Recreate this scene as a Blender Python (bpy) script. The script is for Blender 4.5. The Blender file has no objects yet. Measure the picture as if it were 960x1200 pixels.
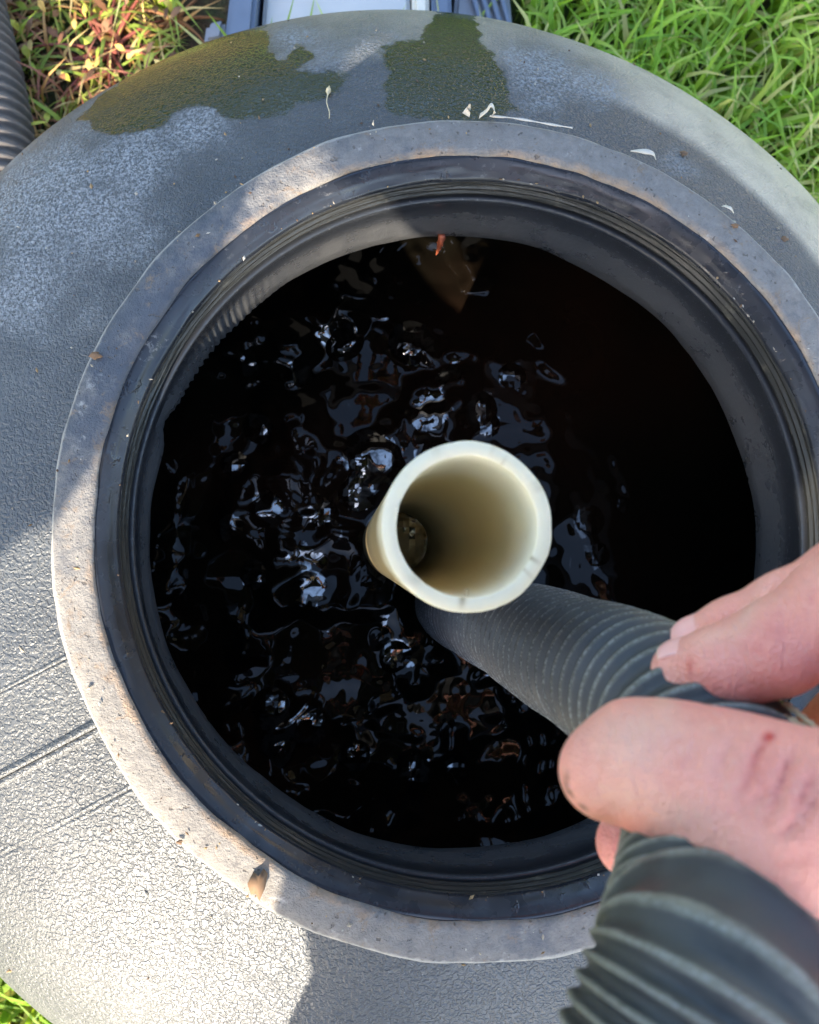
import bpy, bmesh, math, random
import numpy as np
from mathutils import Vector

random.seed(5)
rng = np.random.default_rng(7)
scene = bpy.context.scene
col = scene.collection

# ---------------------------------------------------------------- camera, light, exposure
# world: metres, z = 0 is the top of the tank rim, the lawn lies at GROUND
GROUND = -0.42
CAM = np.array([-.074, -.0262, .3684])
TA, TB, FPX = .084, -.1004, 961.0
_ca, _sa, _cb, _sb = math.cos(TA), math.sin(TA), math.cos(TB), math.sin(TB)
ROT = np.array([[_cb, 0, _sb], [0, 1, 0], [-_sb, 0, _cb]]) @ np.array([[1, 0, 0], [0, _ca, -_sa], [0, _sa, _ca]])

cam_d = bpy.data.cameras.new('camera')
cam_d.sensor_fit = 'VERTICAL'
cam_d.sensor_height = 32.466
cam_d.sensor_width = 26.0
cam_d.lens = 26.0
cam_d.clip_start = .01
cam_d.clip_end = 400
cam_d.dof.use_dof = True
cam_d.dof.focus_distance = .38
cam_d.dof.aperture_fstop = 13.0
cam = bpy.data.objects.new('camera', cam_d)
col.objects.link(cam)
from mathutils import Matrix
cam.matrix_world = Matrix([[*ROT[0], CAM[0]], [*ROT[1], CAM[1]], [*ROT[2], CAM[2]], [0, 0, 0, 1]])
scene.camera = cam

SUN_AZ = np.array([-.403, -.915])          # horizontal direction towards the sun
SUN_EL = math.radians(30)
world = bpy.data.worlds.new('World')
scene.world = world
world.use_nodes = True
wn = world.node_tree
bg = wn.nodes['Background']
sky = wn.nodes.new('ShaderNodeTexSky')
sky.sky_type = 'NISHITA'
sky.sun_disc = False
sky.sun_elevation = SUN_EL
sky.sun_rotation = math.atan2(SUN_AZ[0], SUN_AZ[1])
sky.air_density = 1.0
sky.dust_density = 1.6
sky.ozone_density = 1.0
wn.links.new(sky.outputs[0], bg.inputs[0])
bg.inputs[1].default_value = .15

sun_d = bpy.data.lights.new('sun', 'SUN')
sun_d.energy = 2.75
sun_d.angle = math.radians(.53)
sun_d.color = (1.0, .89, .73)
sun = bpy.data.objects.new('sun', sun_d)
col.objects.link(sun)
sv = Vector((SUN_AZ[0] * math.cos(SUN_EL), SUN_AZ[1] * math.cos(SUN_EL), math.sin(SUN_EL)))
sun.rotation_euler = sv.to_track_quat('Z', 'Y').to_euler()
sun.location = (-3, -6, 4)

scene.view_settings.view_transform = 'Standard'
scene.view_settings.look = 'None'
scene.view_settings.gamma = 1
scene.view_settings.use_curve_mapping = False
scene.view_settings.exposure = 2.6
scene.cycles.max_bounces = 8
scene.cycles.use_denoising = True


# ---------------------------------------------------------------- helpers
def fp(px, py, d):
    """real 3D place seen at a pixel of the 960x1200 photograph, d metres deep"""
    return CAM + ROT @ np.array([(px - 480) / FPX, -(py - 600) / FPX, -1.0]) * d


def fz(px, py, z):
    r = ROT @ np.array([(px - 480) / FPX, -(py - 600) / FPX, -1.0])
    return CAM + r * ((z - CAM[2]) / r[2])


def W(u, h, z):
    """frame of the photographer: u to his right, h the way he faces"""
    return np.array([.915 * u + .403 * h, -.403 * u + .915 * h, z])


def tag(o, label=None, cat=None, group=None, kind=None):
    if label: o['label'] = label
    if cat: o['category'] = cat
    if group: o['group'] = group
    if kind: o['kind'] = kind
    return o


def empty(name, loc=(0, 0, 0)):
    o = bpy.data.objects.new(name, None)
    o.location = loc
    o.empty_display_size = .05
    col.objects.link(o)
    return o


def mesh_obj(name, verts, faces, mat=None, parent=None, smooth=True, attrs=None, fix=False):
    me = bpy.data.meshes.new(name)
    if isinstance(verts, np.ndarray): verts = verts.tolist()
    if isinstance(faces, np.ndarray): faces = faces.tolist()
    me.from_pydata(verts, [], faces)
    if fix:
        bm = bmesh.new(); bm.from_mesh(me)
        bmesh.ops.recalc_face_normals(bm, faces=bm.faces)
        bm.to_mesh(me); bm.free()
    if smooth:
        me.polygons.foreach_set('use_smooth', [True] * len(me.polygons))
    if attrs:
        for k, v in attrs.items():
            v = np.asarray(v, dtype=np.float32)
            if v.ndim == 2:
                a = me.attributes.new(k, 'FLOAT_COLOR', 'POINT')
                if v.shape[1] == 3: v = np.c_[v, np.ones(len(v), np.float32)]
                a.data.foreach_set('color', v.ravel().astype(np.float32))
            else:
                a = me.attributes.new(k, 'FLOAT', 'POINT')
                a.data.foreach_set('value', v)
    me.update()
    if mat: me.materials.append(mat)
    o = bpy.data.objects.new(name, me)
    col.objects.link(o)
    if parent:
        o.parent = parent
        o.location = -np.array(parent.location) if parent.type == 'EMPTY' else (0, 0, 0)
    return o


def vnoise(p, seed=0):
    """smooth value noise, p (N,3) -> [-1,1]"""
    p = np.asarray(p, float)
    i = np.floor(p).astype(np.int64); f = p - i
    f = f * f * (3 - 2 * f)
    def hsh(a):
        n = a[:, 0] * 374761393 + a[:, 1] * 668265263 + a[:, 2] * 2147483647 + seed * 1274126177
        n = (n ^ (n >> 13)) * 1274126177
        n = n ^ (n >> 16)
        return (n & 0xffff) / 32767.5 - 1
    out = 0
    for dx in (0, 1):
        for dy in (0, 1):
            for dz in (0, 1):
                w = (f[:, 0] if dx else 1 - f[:, 0]) * (f[:, 1] if dy else 1 - f[:, 1]) * (f[:, 2] if dz else 1 - f[:, 2])
                out = out + w * hsh(i + np.array([dx, dy, dz]))
    return out


def ring_noise(th, freq, seed, octaves=3):
    o = 0
    for k in range(octaves):
        R = freq * 2 ** k / (2 * math.pi)
        o = o + vnoise(np.c_[np.cos(th) * R + 50, np.sin(th) * R + 50, np.full_like(th, 3.3 + k)], seed + k) / 2 ** k
    return o


def lathe(prof, n=360, dr=None):
    """revolve (r,z) profile; dr(theta, k) -> (dr, dz) displacement"""
    th = np.arange(n) * 2 * math.pi / n
    V = []
    for k, (r, z) in enumerate(prof):
        rr = np.full(n, r); zz = np.full(n, z)
        if dr:
            a, b = dr(th, k); rr = rr + a; zz = zz + b
        V.append(np.c_[rr * np.cos(th), rr * np.sin(th), zz])
    V = np.concatenate(V)
    F = []
    for k in range(len(prof) - 1):
        a = k * n + np.arange(n); b = k * n + (np.arange(n) + 1) % n
        F.append(np.c_[a, b, b + n, a + n])
    return V, np.concatenate(F)


def catmull(P, step):
    P = np.array(P, float)
    P = np.vstack([2 * P[0] - P[1], P, 2 * P[-1] - P[-2]])
    out = []
    for i in range(1, len(P) - 2):
        t = np.linspace(0, 1, 60, endpoint=False)[:, None]
        p0, p1, p2, p3 = P[i - 1:i + 3]
        out.append(.5 * (2 * p1 + (p2 - p0) * t + (2 * p0 - 5 * p1 + 4 * p2 - p3) * t ** 2 + (3 * p1 - p0 - 3 * p2 + p3) * t ** 3))
    out = np.concatenate(out + [P[-2][None]])
    for _ in range(3):
        out[1:-1] = .5 * out[1:-1] + .25 * (out[2:] + out[:-2])
    s = np.r_[0, np.cumsum(np.linalg.norm(np.diff(out, axis=0), axis=1))]
    n = int(s[-1] / step)
    ss = np.linspace(0, s[-1], n)
    return np.c_[[np.interp(ss, s, out[:, k]) for k in range(3)]].T, ss


def frames(P):
    T = np.gradient(P, axis=0); T /= np.linalg.norm(T, axis=1)[:, None]
    a = np.cross(T[0], [0.3, .2, 1.0]); a /= np.linalg.norm(a)
    A = [a]
    for i in range(1, len(P)):
        a = A[-1] - T[i] * (A[-1] @ T[i]); a /= np.linalg.norm(a); A.append(a)
    A = np.array(A)
    return T, A, np.cross(T, A)


def tube(P, s, rad, n=16, cap=False):
    """rad(s, theta) -> radius grid"""
    T, A, B = frames(P)
    th = np.arange(n) * 2 * math.pi / n
    R = rad(s[:, None], th[None, :]) * np.ones((len(P), n))
    V = P[:, None, :] + R[..., None] * (A[:, None, :] * np.cos(th)[None, :, None] + B[:, None, :] * np.sin(th)[None, :, None])
    V = V.reshape(-1, 3)
    m = len(P)
    F = []
    j = np.arange(n); j2 = (j + 1) % n
    for i in range(m - 1):
        F.append(np.c_[i * n + j, i * n + j2, (i + 1) * n + j2, (i + 1) * n + j])
    F = np.concatenate(F).tolist()
    if cap:
        F.append(list(range(n))[::-1]); F.append([(m - 1) * n + k for k in range(n)])
    return V, F


# ---- signed distance fields -> mesh (surface nets)
def cone(p, a, b, ra, rb):
    a = np.asarray(a, np.float32); b = np.asarray(b, np.float32)
    ab = b - a
    t = np.clip(((p - a) @ ab) / (ab @ ab), 0, 1)
    d = p - a - t[..., None] * ab
    return np.sqrt((d * d).sum(-1)) - (ra + (rb - ra) * t)


def ell(p, c, axes, r):
    """ellipsoid with orthonormal axes rows"""
    q = (p - np.asarray(c, np.float32)) @ np.asarray(axes, np.float32).T / np.asarray(r, np.float32)
    l = np.sqrt((q * q).sum(-1))
    return (l - 1) * min(r)


def smin(a, b, k):
    h = np.clip(.5 + .5 * (b - a) / k, 0, 1)
    return b + (a - b) * h - k * h * (1 - h)


def nets(f, lo, hi, h, project=True):
    ax = [np.arange(lo[k], hi[k] + h, h, dtype=np.float32) for k in range(3)]
    G = np.stack(np.meshgrid(*ax, indexing='ij'), -1)
    v = np.concatenate([f(G[i:i + 16]) for i in range(0, G.shape[0], 16)])
    s = v < 0
    nx, ny, nz = v.shape
    acc = np.zeros((nx - 1, ny - 1, nz - 1, 3), np.float32); cnt = np.zeros((nx - 1, ny - 1, nz - 1), np.float32)
    for d in range(3):
        sl0 = [slice(None)] * 3; sl1 = [slice(None)] * 3
        sl0[d] = slice(0, -1); sl1[d] = slice(1, None)
        a, b = v[tuple(sl0)], v[tuple(sl1)]
        cr = (a < 0) != (b < 0)
        t = np.where(cr, a / np.where(cr, a - b, 1), 0)
        o = [k for k in range(3) if k != d]
        for e0 in (0, 1):
            for e1 in (0, 1):
                sl = [slice(None)] * 3
                sl[o[0]] = slice(e0, cr.shape[o[0]] - 1 + e0); sl[o[1]] = slice(e1, cr.shape[o[1]] - 1 + e1)
                c = cr[tuple(sl)]; tt = t[tuple(sl)]
                off = np.zeros(c.shape + (3,), np.float32)
                off[..., d] = tt; off[..., o[0]] = e0; off[..., o[1]] = e1
                acc += off * c[..., None]; cnt += c
    m = cnt > 0
    idx = -np.ones(m.shape, np.int64); idx[m] = np.arange(m.sum())
    ijk = np.argwhere(m)
    V = (ijk + acc[m] / cnt[m][:, None]) * h + np.array([a[0] for a in ax])
    F = []
    for d in range(3):
        o = [k for k in range(3) if k != d]
        sl0 = [slice(1, -1)] * 3; sl1 = [slice(1, -1)] * 3
        sl0[d] = slice(0, -1); sl1[d] = slice(1, None)
        cr = s[tuple(sl0)] != s[tuple(sl1)]
        flip = s[tuple(sl0)][cr]
        e = np.argwhere(cr)
        e = e + np.array([0 if k == d else 1 for k in range(3)])
        def cell(d0, d1):
            q = e.copy(); q[:, o[0]] -= d0; q[:, o[1]] -= d1
            return idx[q[:, 0], q[:, 1], q[:, 2]]
        Q = np.c_[cell(0, 0), cell(1, 0), cell(1, 1), cell(0, 1)]
        if d == 1: flip = ~flip
        Q[flip] = Q[flip][:, ::-1]
        F.append(Q)
    F = np.concatenate(F)
    F = F[(F >= 0).all(1)][:, ::-1]
    if project:
        V = V.astype(np.float32)
        for _ in range(2):
            e = h * .3
            f0 = f(V)
            g = np.stack([(f(V + np.eye(3, dtype=np.float32)[k] * e) - f0) / e for k in range(3)], -1)
            V = V - np.clip(f0, -h, h)[:, None] * g / np.maximum((g * g).sum(-1), .3)[:, None]
    return V, F


# ---------------------------------------------------------------- material helper
class NT:
    def __init__(self, name):
        self.m = bpy.data.materials.new(name); self.m.use_nodes = True
        self.t = self.m.node_tree
        self.b = self.t.nodes['Principled BSDF']
        self.out = self.t.nodes['Material Output']
        self.tc = self.t.nodes.new('ShaderNodeTexCoord')
        self.obj = self.tc.outputs['Object']

    def n(self, typ, **kw):
        nd = self.t.nodes.new('ShaderNode' + typ)
        for k, v in kw.items():
            if k in ('operation', 'blend_type', 'data_type', 'feature', 'distance', 'noise_dimensions', 'attribute_name', 'noise_type', 'interpolation_type', 'clamp', 'invert'):
                setattr(nd, k, v)
        return nd

    def put(self, sock, v):
        if hasattr(v, 'is_linked') or isinstance(v, bpy.types.NodeSocket): self.t.links.new(v, sock)
        else: sock.default_value = v

    def noise(self, scale, detail=3, rough=.55, dist=0.0, vec=None, w=None):
        nd = self.n('TexNoise')
        self.put(nd.inputs['Vector'], vec if vec is not None else self.obj)
        nd.inputs['Scale'].default_value = scale; nd.inputs['Detail'].default_value = detail
        nd.inputs['Roughness'].default_value = rough; nd.inputs['Distortion'].default_value = dist
        return nd.outputs['Fac']

    def voro(self, scale, feature='F1', vec=None, rnd=1.0, smooth=None):
        nd = self.n('TexVoronoi', feature=feature)
        self.put(nd.inputs['Vector'], vec if vec is not None else self.obj)
        nd.inputs['Scale'].default_value = scale
        nd.inputs['Randomness'].default_value = rnd
        return nd.outputs['Distance']

    def math(self, op, a, b=0.0, c=None, clamp=False):
        nd = self.n('Math', operation=op); nd.use_clamp = clamp
        self.put(nd.inputs[0], a); self.put(nd.inputs[1], b)
        if c is not None: self.put(nd.inputs[2], c)
        return nd.outputs[0]

    def ss(self, x, lo, hi, a=0.0, b=1.0):
        nd = self.n('MapRange', interpolation_type='SMOOTHSTEP')
        self.put(nd.inputs[0], x)
        self.put(nd.inputs[1], lo); self.put(nd.inputs[2], hi)
        self.put(nd.inputs[3], a); self.put(nd.inputs[4], b)
        return nd.outputs[0]

    def mix(self, f, a, b, blend='MIX'):
        nd = self.n('Mix', data_type='RGBA', blend_type=blend)
        self.put(nd.inputs[0], f)
        for s, v in ((nd.inputs[6], a), (nd.inputs[7], b)):
            if isinstance(v, tuple) and len(v) == 3: v = (*v, 1)
            self.put(s, v)
        return nd.outputs[2]

    def lerp(self, f, a, b):
        nd = self.n('Mix', data_type='FLOAT')
        self.put(nd.inputs[0], f); self.put(nd.inputs[2], a); self.put(nd.inputs[3], b)
        return nd.outputs[0]

    def attr(self, name, colr=False):
        nd = self.n('Attribute'); nd.attribute_name = name
        return nd.outputs['Color' if colr else 'Fac']

    def bump(self, h, dist, strength=1.0, normal=None):
        nd = self.n('Bump')
        self.put(nd.inputs['Height'], h); self.put(nd.inputs['Distance'], dist); self.put(nd.inputs['Strength'], strength)
        if normal is not None: self.put(nd.inputs['Normal'], normal)
        return nd.outputs[0]

    def set(self, **kw):
        for k, v in kw.items():
            s = self.b.inputs[k.replace('_', ' ')]
            if isinstance(v, tuple) and len(v) == 3 and s.type == 'RGBA': v = (*v, 1)
            self.put(s, v)
        return self.m


def plain(name, c, rough=.5, bump=None, vary=.25, scale=60, **kw):
    q = NT(name)
    f = q.noise(scale, 4)
    c1 = tuple(x * (1 - vary) for x in c); c2 = tuple(min(1, x * (1 + vary)) for x in c)
    q.set(Base_Color=q.mix(f, c1, c2), Roughness=rough, **kw)
    if bump: q.set(Normal=q.bump(f, bump))
    return q.m


# ---- tank plastic: embossed black polyethylene, chalky patches, wet patches, painted beige sheen
def mat_tank():
    q = NT('embossed black plastic')
    wob = q.noise(90, 2)
    worm = q.noise(520, 1.0, .4, .7)
    sep = q.n('SeparateXYZ'); q.put(sep.inputs[0], q.obj)
    worm = q.lerp(q.ss(q.math('ADD', sep.outputs[1], q.math('MULTIPLY', sep.outputs[0], .5)), -.16, .06), worm, q.noise(600, 1.0, .4, .8))
    h1 = q.ss(worm, .30, .66)
    fine = q.noise(1100, 2)
    lump = q.noise(14, 2)
    h = q.math('ADD', q.math('MULTIPLY', h1, 1.0), q.math('MULTIPLY', fine, .12))
    wetd = q.attr('wet')
    edge = q.math('ADD', wetd, q.math('MULTIPLY', q.math('SUBTRACT', q.noise(70, 3, .5), .5), .020))
    wet = q.ss(edge, -.0030, .0014, 1.0, 0.0)
    chalk = q.attr('chalk')
    blotch = q.noise(38, 5, .65)
    speck = q.noise(620, 3, .7)
    cm = q.math('MULTIPLY', q.ss(q.math('ADD', chalk, q.math('MULTIPLY', q.math('SUBTRACT', blotch, .5), 1.5)), .25, .95), q.ss(speck, .40, .62), clamp=True)
    cm = q.math('MULTIPLY', cm, q.math('SUBTRACT', 1.0, wet))
    dustf = q.ss(q.noise(22, 5, .6), .35, .75, .0, .35)
    base = q.mix(dustf, (.056, .060, .064), (.12, .122, .120))
    base = q.mix(q.math('MULTIPLY', q.attr('beige_sheen'), q.ss(blotch, .25, .6, .55, .95)), base, (.47, .41, .315))  # reflected brightness mixed into the base colour
    base = q.mix(cm, base, (.25, .262, .265))
    base = q.mix(q.math('MULTIPLY', q.ss(speck, .66, .72), .5), base, (.32, .33, .34))
    base = q.mix(wet, base, (.023, .027, .014))  # dark when wet; the olive tint paints the weeds mirrored there
    rough = q.lerp(wet, q.math('ADD', .46, q.math('MULTIPLY', cm, .35)), .09)
    q.set(Base_Color=base, Roughness=rough, IOR=1.5)
    dist = q.lerp(wet, .00046, .00034)
    q.set(Normal=q.bump(lump, .004, .5, q.bump(h, dist)))
    return q.m


def mat_rim():
    q = NT('dusty rubber rim')
    n1 = q.noise(26, 5, .62); n2 = q.noise(150, 5, .7); n3 = q.noise(900, 3, .7)
    vl = q.n('VectorMath', operation='LENGTH')
    mp = q.n('VectorMath', operation='MULTIPLY'); q.put(mp.inputs[0], q.obj); mp.inputs[1].default_value = (1, 1, 0)
    q.put(vl.inputs[0], mp.outputs[0])
    r = vl.outputs['Value']
    inner = q.ss(r, .1765, .1835, 1.0, 0.0)
    dust = q.math('ADD', q.math('MULTIPLY', n1, .9), q.math('MULTIPLY', n2, .45))
    dust = q.math('ADD', dust, q.math('MULTIPLY', q.attr('dust'), .8))
    d = q.ss(q.math('ADD', dust, q.math('MULTIPLY', q.noise(60, 6, .75), .8)), .88, 1.30)
    rubber = q.mix(n2, (.030, .034, .043), (.085, .094, .112))
    dcol = q.mix(q.noise(210, 4, .7), (.11, .095, .082), (.30, .278, .245))
    base = q.mix(q.math('MULTIPLY', d, .85), rubber, dcol)
    tan = q.math('MULTIPLY', q.ss(q.math('ADD', q.math('ADD', q.math('MULTIPLY', inner, .42), q.math('MULTIPLY', q.attr('dust'), .28)), q.math('MULTIPLY', q.noise(48, 5, .7), .80)), .80, 1.05), .6)
    base = q.mix(tan, base, (.33, .215, .125))
    base = q.mix(q.math('MULTIPLY', q.ss(q.noise(95, 6, .75, .6), .56, .66), .6), base, q.mix(n3, (.13, .08, .045), (.26, .18, .11)))
    pit = q.ss(q.noise(330, 2), .66, .72)
    base = q.mix(q.math('MULTIPLY', pit, .6), base, (.06, .045, .035))
    chalky = q.ss(q.noise(70, 5, .7), .6, .72)
    base = q.mix(q.math('MULTIPLY', chalky, .5), base, (.46, .44, .40))
    base = q.mix(q.math('MULTIPLY', q.ss(q.noise(42, 6, .75, 1.0), .57, .68), .55), base, (.075, .07, .072))
    base = q.mix(q.math('MULTIPLY', q.ss(q.math('ADD', r, q.math('MULTIPLY', q.math('SUBTRACT', n2, .5), .003)), .1918, .1932), .6), base, (.40, .38, .34))
    q.set(Base_Color=base, Roughness=q.lerp(d, .42, .85))
    hh = q.math('ADD', q.math('MULTIPLY', n3, .5), q.math('ADD', n2, q.math('MULTIPLY', pit, -.4)))
    q.set(Normal=q.bump(hh, .0011))
    return q.m


def mat_band():
    q = NT('wet black seal')
    n1 = q.noise(55, 4, .6); n2 = q.noise(420, 4, .7)
    grime = q.math('MULTIPLY', q.ss(n1, .60, .72), q.ss(n2, .52, .62))
    base = q.mix(grime, (.014, .016, .021), (.13, .13, .13))
    q.set(Base_Color=base, Roughness=q.lerp(grime, q.ss(n1, .3, .6, .17, .32), .6), IOR=1.55)
    q.set(Normal=q.bump(q.math('ADD', q.math('MULTIPLY', n2, .12), q.math('MULTIPLY', q.ss(q.noise(75, 4, .6), .60, .66), .5)), .00030))
    return q.m


def mat_neck():
    q = NT('grimy neck wall')
    n1 = q.noise(70, 5, .65); n2 = q.noise(600, 3)
    sc = q.n('Mapping'); q.put(sc.inputs[0], q.obj); sc.inputs['Scale'].default_value = (30, 30, 900)
    st = q.noise(1.0, 4, .6, vec=sc.outputs[0])
    base = q.mix(st, (.012, .013, .014), (.035, .034, .030))
    base = q.mix(q.ss(n1, .58, .75, 0, .5), base, (.11, .10, .075))
    q.set(Base_Color=base, Roughness=.24, IOR=1.52)
    q.set(Normal=q.bump(q.math('ADD', st, q.math('MULTIPLY', n2, .3)), .0006))
    return q.m


def mat_lip():
    q = NT('cut black lip')
    n1 = q.noise(60, 5, .65); n2 = q.noise(520, 4, .7)
    sc = q.n('Mapping'); q.put(sc.inputs[0], q.obj); sc.inputs['Scale'].default_value = (140, 140, 30)
    st = q.noise(1.0, 3, .6, vec=sc.outputs[0])
    sp = q.ss(n2, .60, .72)
    sep = q.n('SeparateXYZ'); q.put(sep.inputs[0], q.obj)
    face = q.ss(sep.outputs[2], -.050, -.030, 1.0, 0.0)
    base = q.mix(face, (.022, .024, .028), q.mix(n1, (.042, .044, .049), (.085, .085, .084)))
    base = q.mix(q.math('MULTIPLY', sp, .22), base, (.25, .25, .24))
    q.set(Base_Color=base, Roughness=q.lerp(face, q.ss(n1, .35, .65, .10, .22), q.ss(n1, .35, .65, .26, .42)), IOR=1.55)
    q.set(Normal=q.bump(q.math('ADD', st, q.math('MULTIPLY', n2, .35)), .0005))
    return q.m


def mat_water():
    q = NT('murky brown water with an oily film')
    n1 = q.noise(6, 3)
    wavy = q.attr('wavy')
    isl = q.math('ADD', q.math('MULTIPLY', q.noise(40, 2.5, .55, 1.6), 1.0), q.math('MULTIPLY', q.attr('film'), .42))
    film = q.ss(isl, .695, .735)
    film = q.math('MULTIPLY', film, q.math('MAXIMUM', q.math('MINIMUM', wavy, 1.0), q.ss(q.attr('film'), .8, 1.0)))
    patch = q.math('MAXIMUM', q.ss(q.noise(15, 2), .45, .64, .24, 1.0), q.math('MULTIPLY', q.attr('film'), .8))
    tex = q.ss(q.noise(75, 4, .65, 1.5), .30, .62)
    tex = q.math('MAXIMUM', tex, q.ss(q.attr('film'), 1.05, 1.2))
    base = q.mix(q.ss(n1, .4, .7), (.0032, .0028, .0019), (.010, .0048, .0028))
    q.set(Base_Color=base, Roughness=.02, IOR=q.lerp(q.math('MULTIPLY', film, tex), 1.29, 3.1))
    h = q.math('ADD', q.noise(31, 0, .5), q.math('MULTIPLY', q.noise(80, 0, .5), .30))
    q.set(Normal=q.bump(q.math('MULTIPLY', q.math('MULTIPLY', h, wavy), patch), .0135, 1.0))
    return q.m


def mat_pvc():
    q = NT('aged white plastic pipe')
    n1 = q.noise(30, 4, .6); n2 = q.noise(260, 4, .7)
    ft = q.attr('stain')
    base = q.mix(n1, (.88, .83, .64), (.92, .88, .74))
    base = q.mix(ft, base, q.mix(n1, (.24, .165, .075), (.46, .37, .19)))
    sp = q.math('MULTIPLY', q.ss(n2, .66, .74), .45)
    base = q.mix(sp, base, (.35, .26, .13))
    q.set(Base_Color=base, Roughness=q.lerp(ft, .42, .34), Subsurface_Weight=.12, Subsurface_Radius=(.003, .0025, .0015), Subsurface_Scale=1.0)
    q.set(Normal=q.bump(n2, .0003))
    tr = q.n('BsdfTranslucent'); q.put(tr.inputs[0], base)
    ms = q.n('MixShader'); ms.inputs[0].default_value = .40
    q.t.links.new(q.b.outputs[0], ms.inputs[1]); q.t.links.new(tr.outputs[0], ms.inputs[2])
    q.t.links.new(ms.outputs[0], q.out.inputs[0])
    return q.m


def mat_hose(name='ribbed hose', dusty=1.0, c=(.020, .024, .030)):
    q = NT(name)
    cr = q.attr('crest')
    n1 = q.noise(40, 4, .6); n2 = q.noise(1150, 3, .7); n3 = q.noise(160, 4, .6)
    fr = q.math('MULTIPLY', q.math('MULTIPLY', q.ss(cr, .72, .97), q.ss(n2, .46, .62)), dusty)
    base = q.mix(n1, c, tuple(x * 2.0 for x in c))
    gm = q.math('MULTIPLY', q.ss(q.math('ADD', q.math('MULTIPLY', cr, .75), q.math('MULTIPLY', n3, .4)), .62, .98), q.math('MULTIPLY', q.attr('grime'), .8))
    base = q.mix(q.math('MULTIPLY', q.attr('grime'), q.ss(n3, .3, .7, .35, .75)), base, (.066, .070, .066))
    base = q.mix(gm, base, (.25, .245, .19))
    base = q.mix(q.math('MULTIPLY', fr, .5), base, (.34, .36, .37))
    q.set(Base_Color=base, Roughness=q.ss(n3, .3, .7, .44, .64))
    q.set(Normal=q.bump(q.math('ADD', q.math('MULTIPLY', n2, .7), q.math('MULTIPLY', n3, .5)), .00028))
    return q.m


def mat_skin():
    q = NT('pink skin')
    red = q.attr('red'); pale = q.attr('pale'); wound = q.attr('wound'); dirt = q.attr('dirt')
    n1 = q.noise(70, 4, .6); n2 = q.noise(900, 3, .6)
    base = q.mix(n1, (.93, .385, .295), (.97, .46, .36))
    base = q.mix(q.ss(q.noise(150, 4, .65), .48, .75, 0, .45), base, (.76, .24, .19))
    base = q.mix(q.ss(q.noise(420, 3, .6), .56, .72, 0, .30), base, (.93, .60, .47))
    base = q.mix(red, base, (.74, .19, .17))
    base = q.mix(pale, base, (.90, .56, .42))
    base = q.mix(q.math('MULTIPLY', wound, q.ss(q.noise(420, 3), .0, .30)), base, (.58, .022, .025))
    base = q.mix(q.math('MULTIPLY', dirt, .85), base, (.035, .022, .012))
    q.set(Base_Color=base, Roughness=.40, Subsurface_Weight=.2, Subsurface_Radius=(.006, .0022, .0012), Subsurface_Scale=.6)
    v = q.voro(760, 'DISTANCE_TO_EDGE')
    mp = q.n('Mapping'); q.put(mp.inputs[0], q.obj); mp.inputs['Scale'].default_value = (420, 70, 260); mp.inputs['Rotation'].default_value = (0, 0, .45)
    fold = q.noise(1.0, 3, .6, .5, vec=mp.outputs[0])
    q.set(Normal=q.bump(q.math('ADD', q.math('ADD', q.math('MULTIPLY', q.ss(v, 0, .25), .7), n2), q.math('MULTIPLY', q.ss(fold, .3, .55), .9)), .00030))
    return q.m


def mat_leaf(name, rough=.45, trans=.45):
    q = NT(name)
    c = q.attr('tint', True)
    q.set(Base_Color=c, Roughness=rough, IOR=1.4)
    tr = q.n('BsdfTranslucent'); q.put(tr.inputs[0], q.mix(1.0, c, (1.25, 1.15, .6), 'MULTIPLY'))
    ms = q.n('MixShader'); ms.inputs[0].default_value = trans
    q.t.links.new(q.b.outputs[0], ms.inputs[1]); q.t.links.new(tr.outputs[0], ms.inputs[2])
    q.t.links.new(ms.outputs[0], q.out.inputs[0])
    return q.m


M_TANK, M_RIM, M_BAND, M_NECK, M_LIP = mat_tank(), mat_rim(), mat_band(), mat_neck(), mat_lip()
M_WATER, M_PVC, M_HOSE, M_SKIN = mat_water(), mat_pvc(), mat_hose(c=(.015, .017, .021)), mat_skin()
M_GRASS = mat_leaf('grass blades')
M_LITTER = mat_leaf('weeds and litter', .6, .25)
M_DRAIN = mat_hose('grey ribbed drain pipe', .3, (.075, .068, .065))
M_SHAVE = plain('pale plastic shaving', (.50, .45, .37), .6)
M_SEED = plain('dry straw', (.55, .44, .26), .6)
M_CRUMB = plain('brown leaf crumb', (.16, .09, .045), .8)
M_DENIM = plain('dark trousers', (.025, .028, .036), .85, .002, .4, 300)
M_COAT = plain('dark jacket', (.018, .020, .026), .75, .002, .4, 200)
M_HAIR = plain('brown hair', (.04, .025, .015), .6, .002, .4, 300)
M_SHOE = plain('brown leather', (.07, .045, .03), .5)
M_BOARD = plain('weathered grey board', (.42, .42, .40), .55, .001, .12, 20)
M_FRAME = plain('blue grey plastic frame', (.10, .13, .18), .45, .001, .2, 40)
M_CREAM = plain('cream strip', (.66, .60, .48), .5)
M_GREYP = plain('grey moulded plastic', (.17, .18, .20), .5, .001, .2, 60)

# ---------------------------------------------------------------- ground
def mat_ground():
    q = NT('lawn soil')
    n1 = q.noise(9, 5, .65); n2 = q.noise(70, 5, .7)
    base = q.mix(n2, (.030, .020, .011), (.085, .055, .028))
    base = q.mix(q.ss(n1, .40, .62), base, q.mix(n2, (.035, .065, .012), (.08, .13, .03)))
    q.set(Base_Color=base, Roughness=.95, Normal=q.bump(n2, .02))
    return q.m


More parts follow.
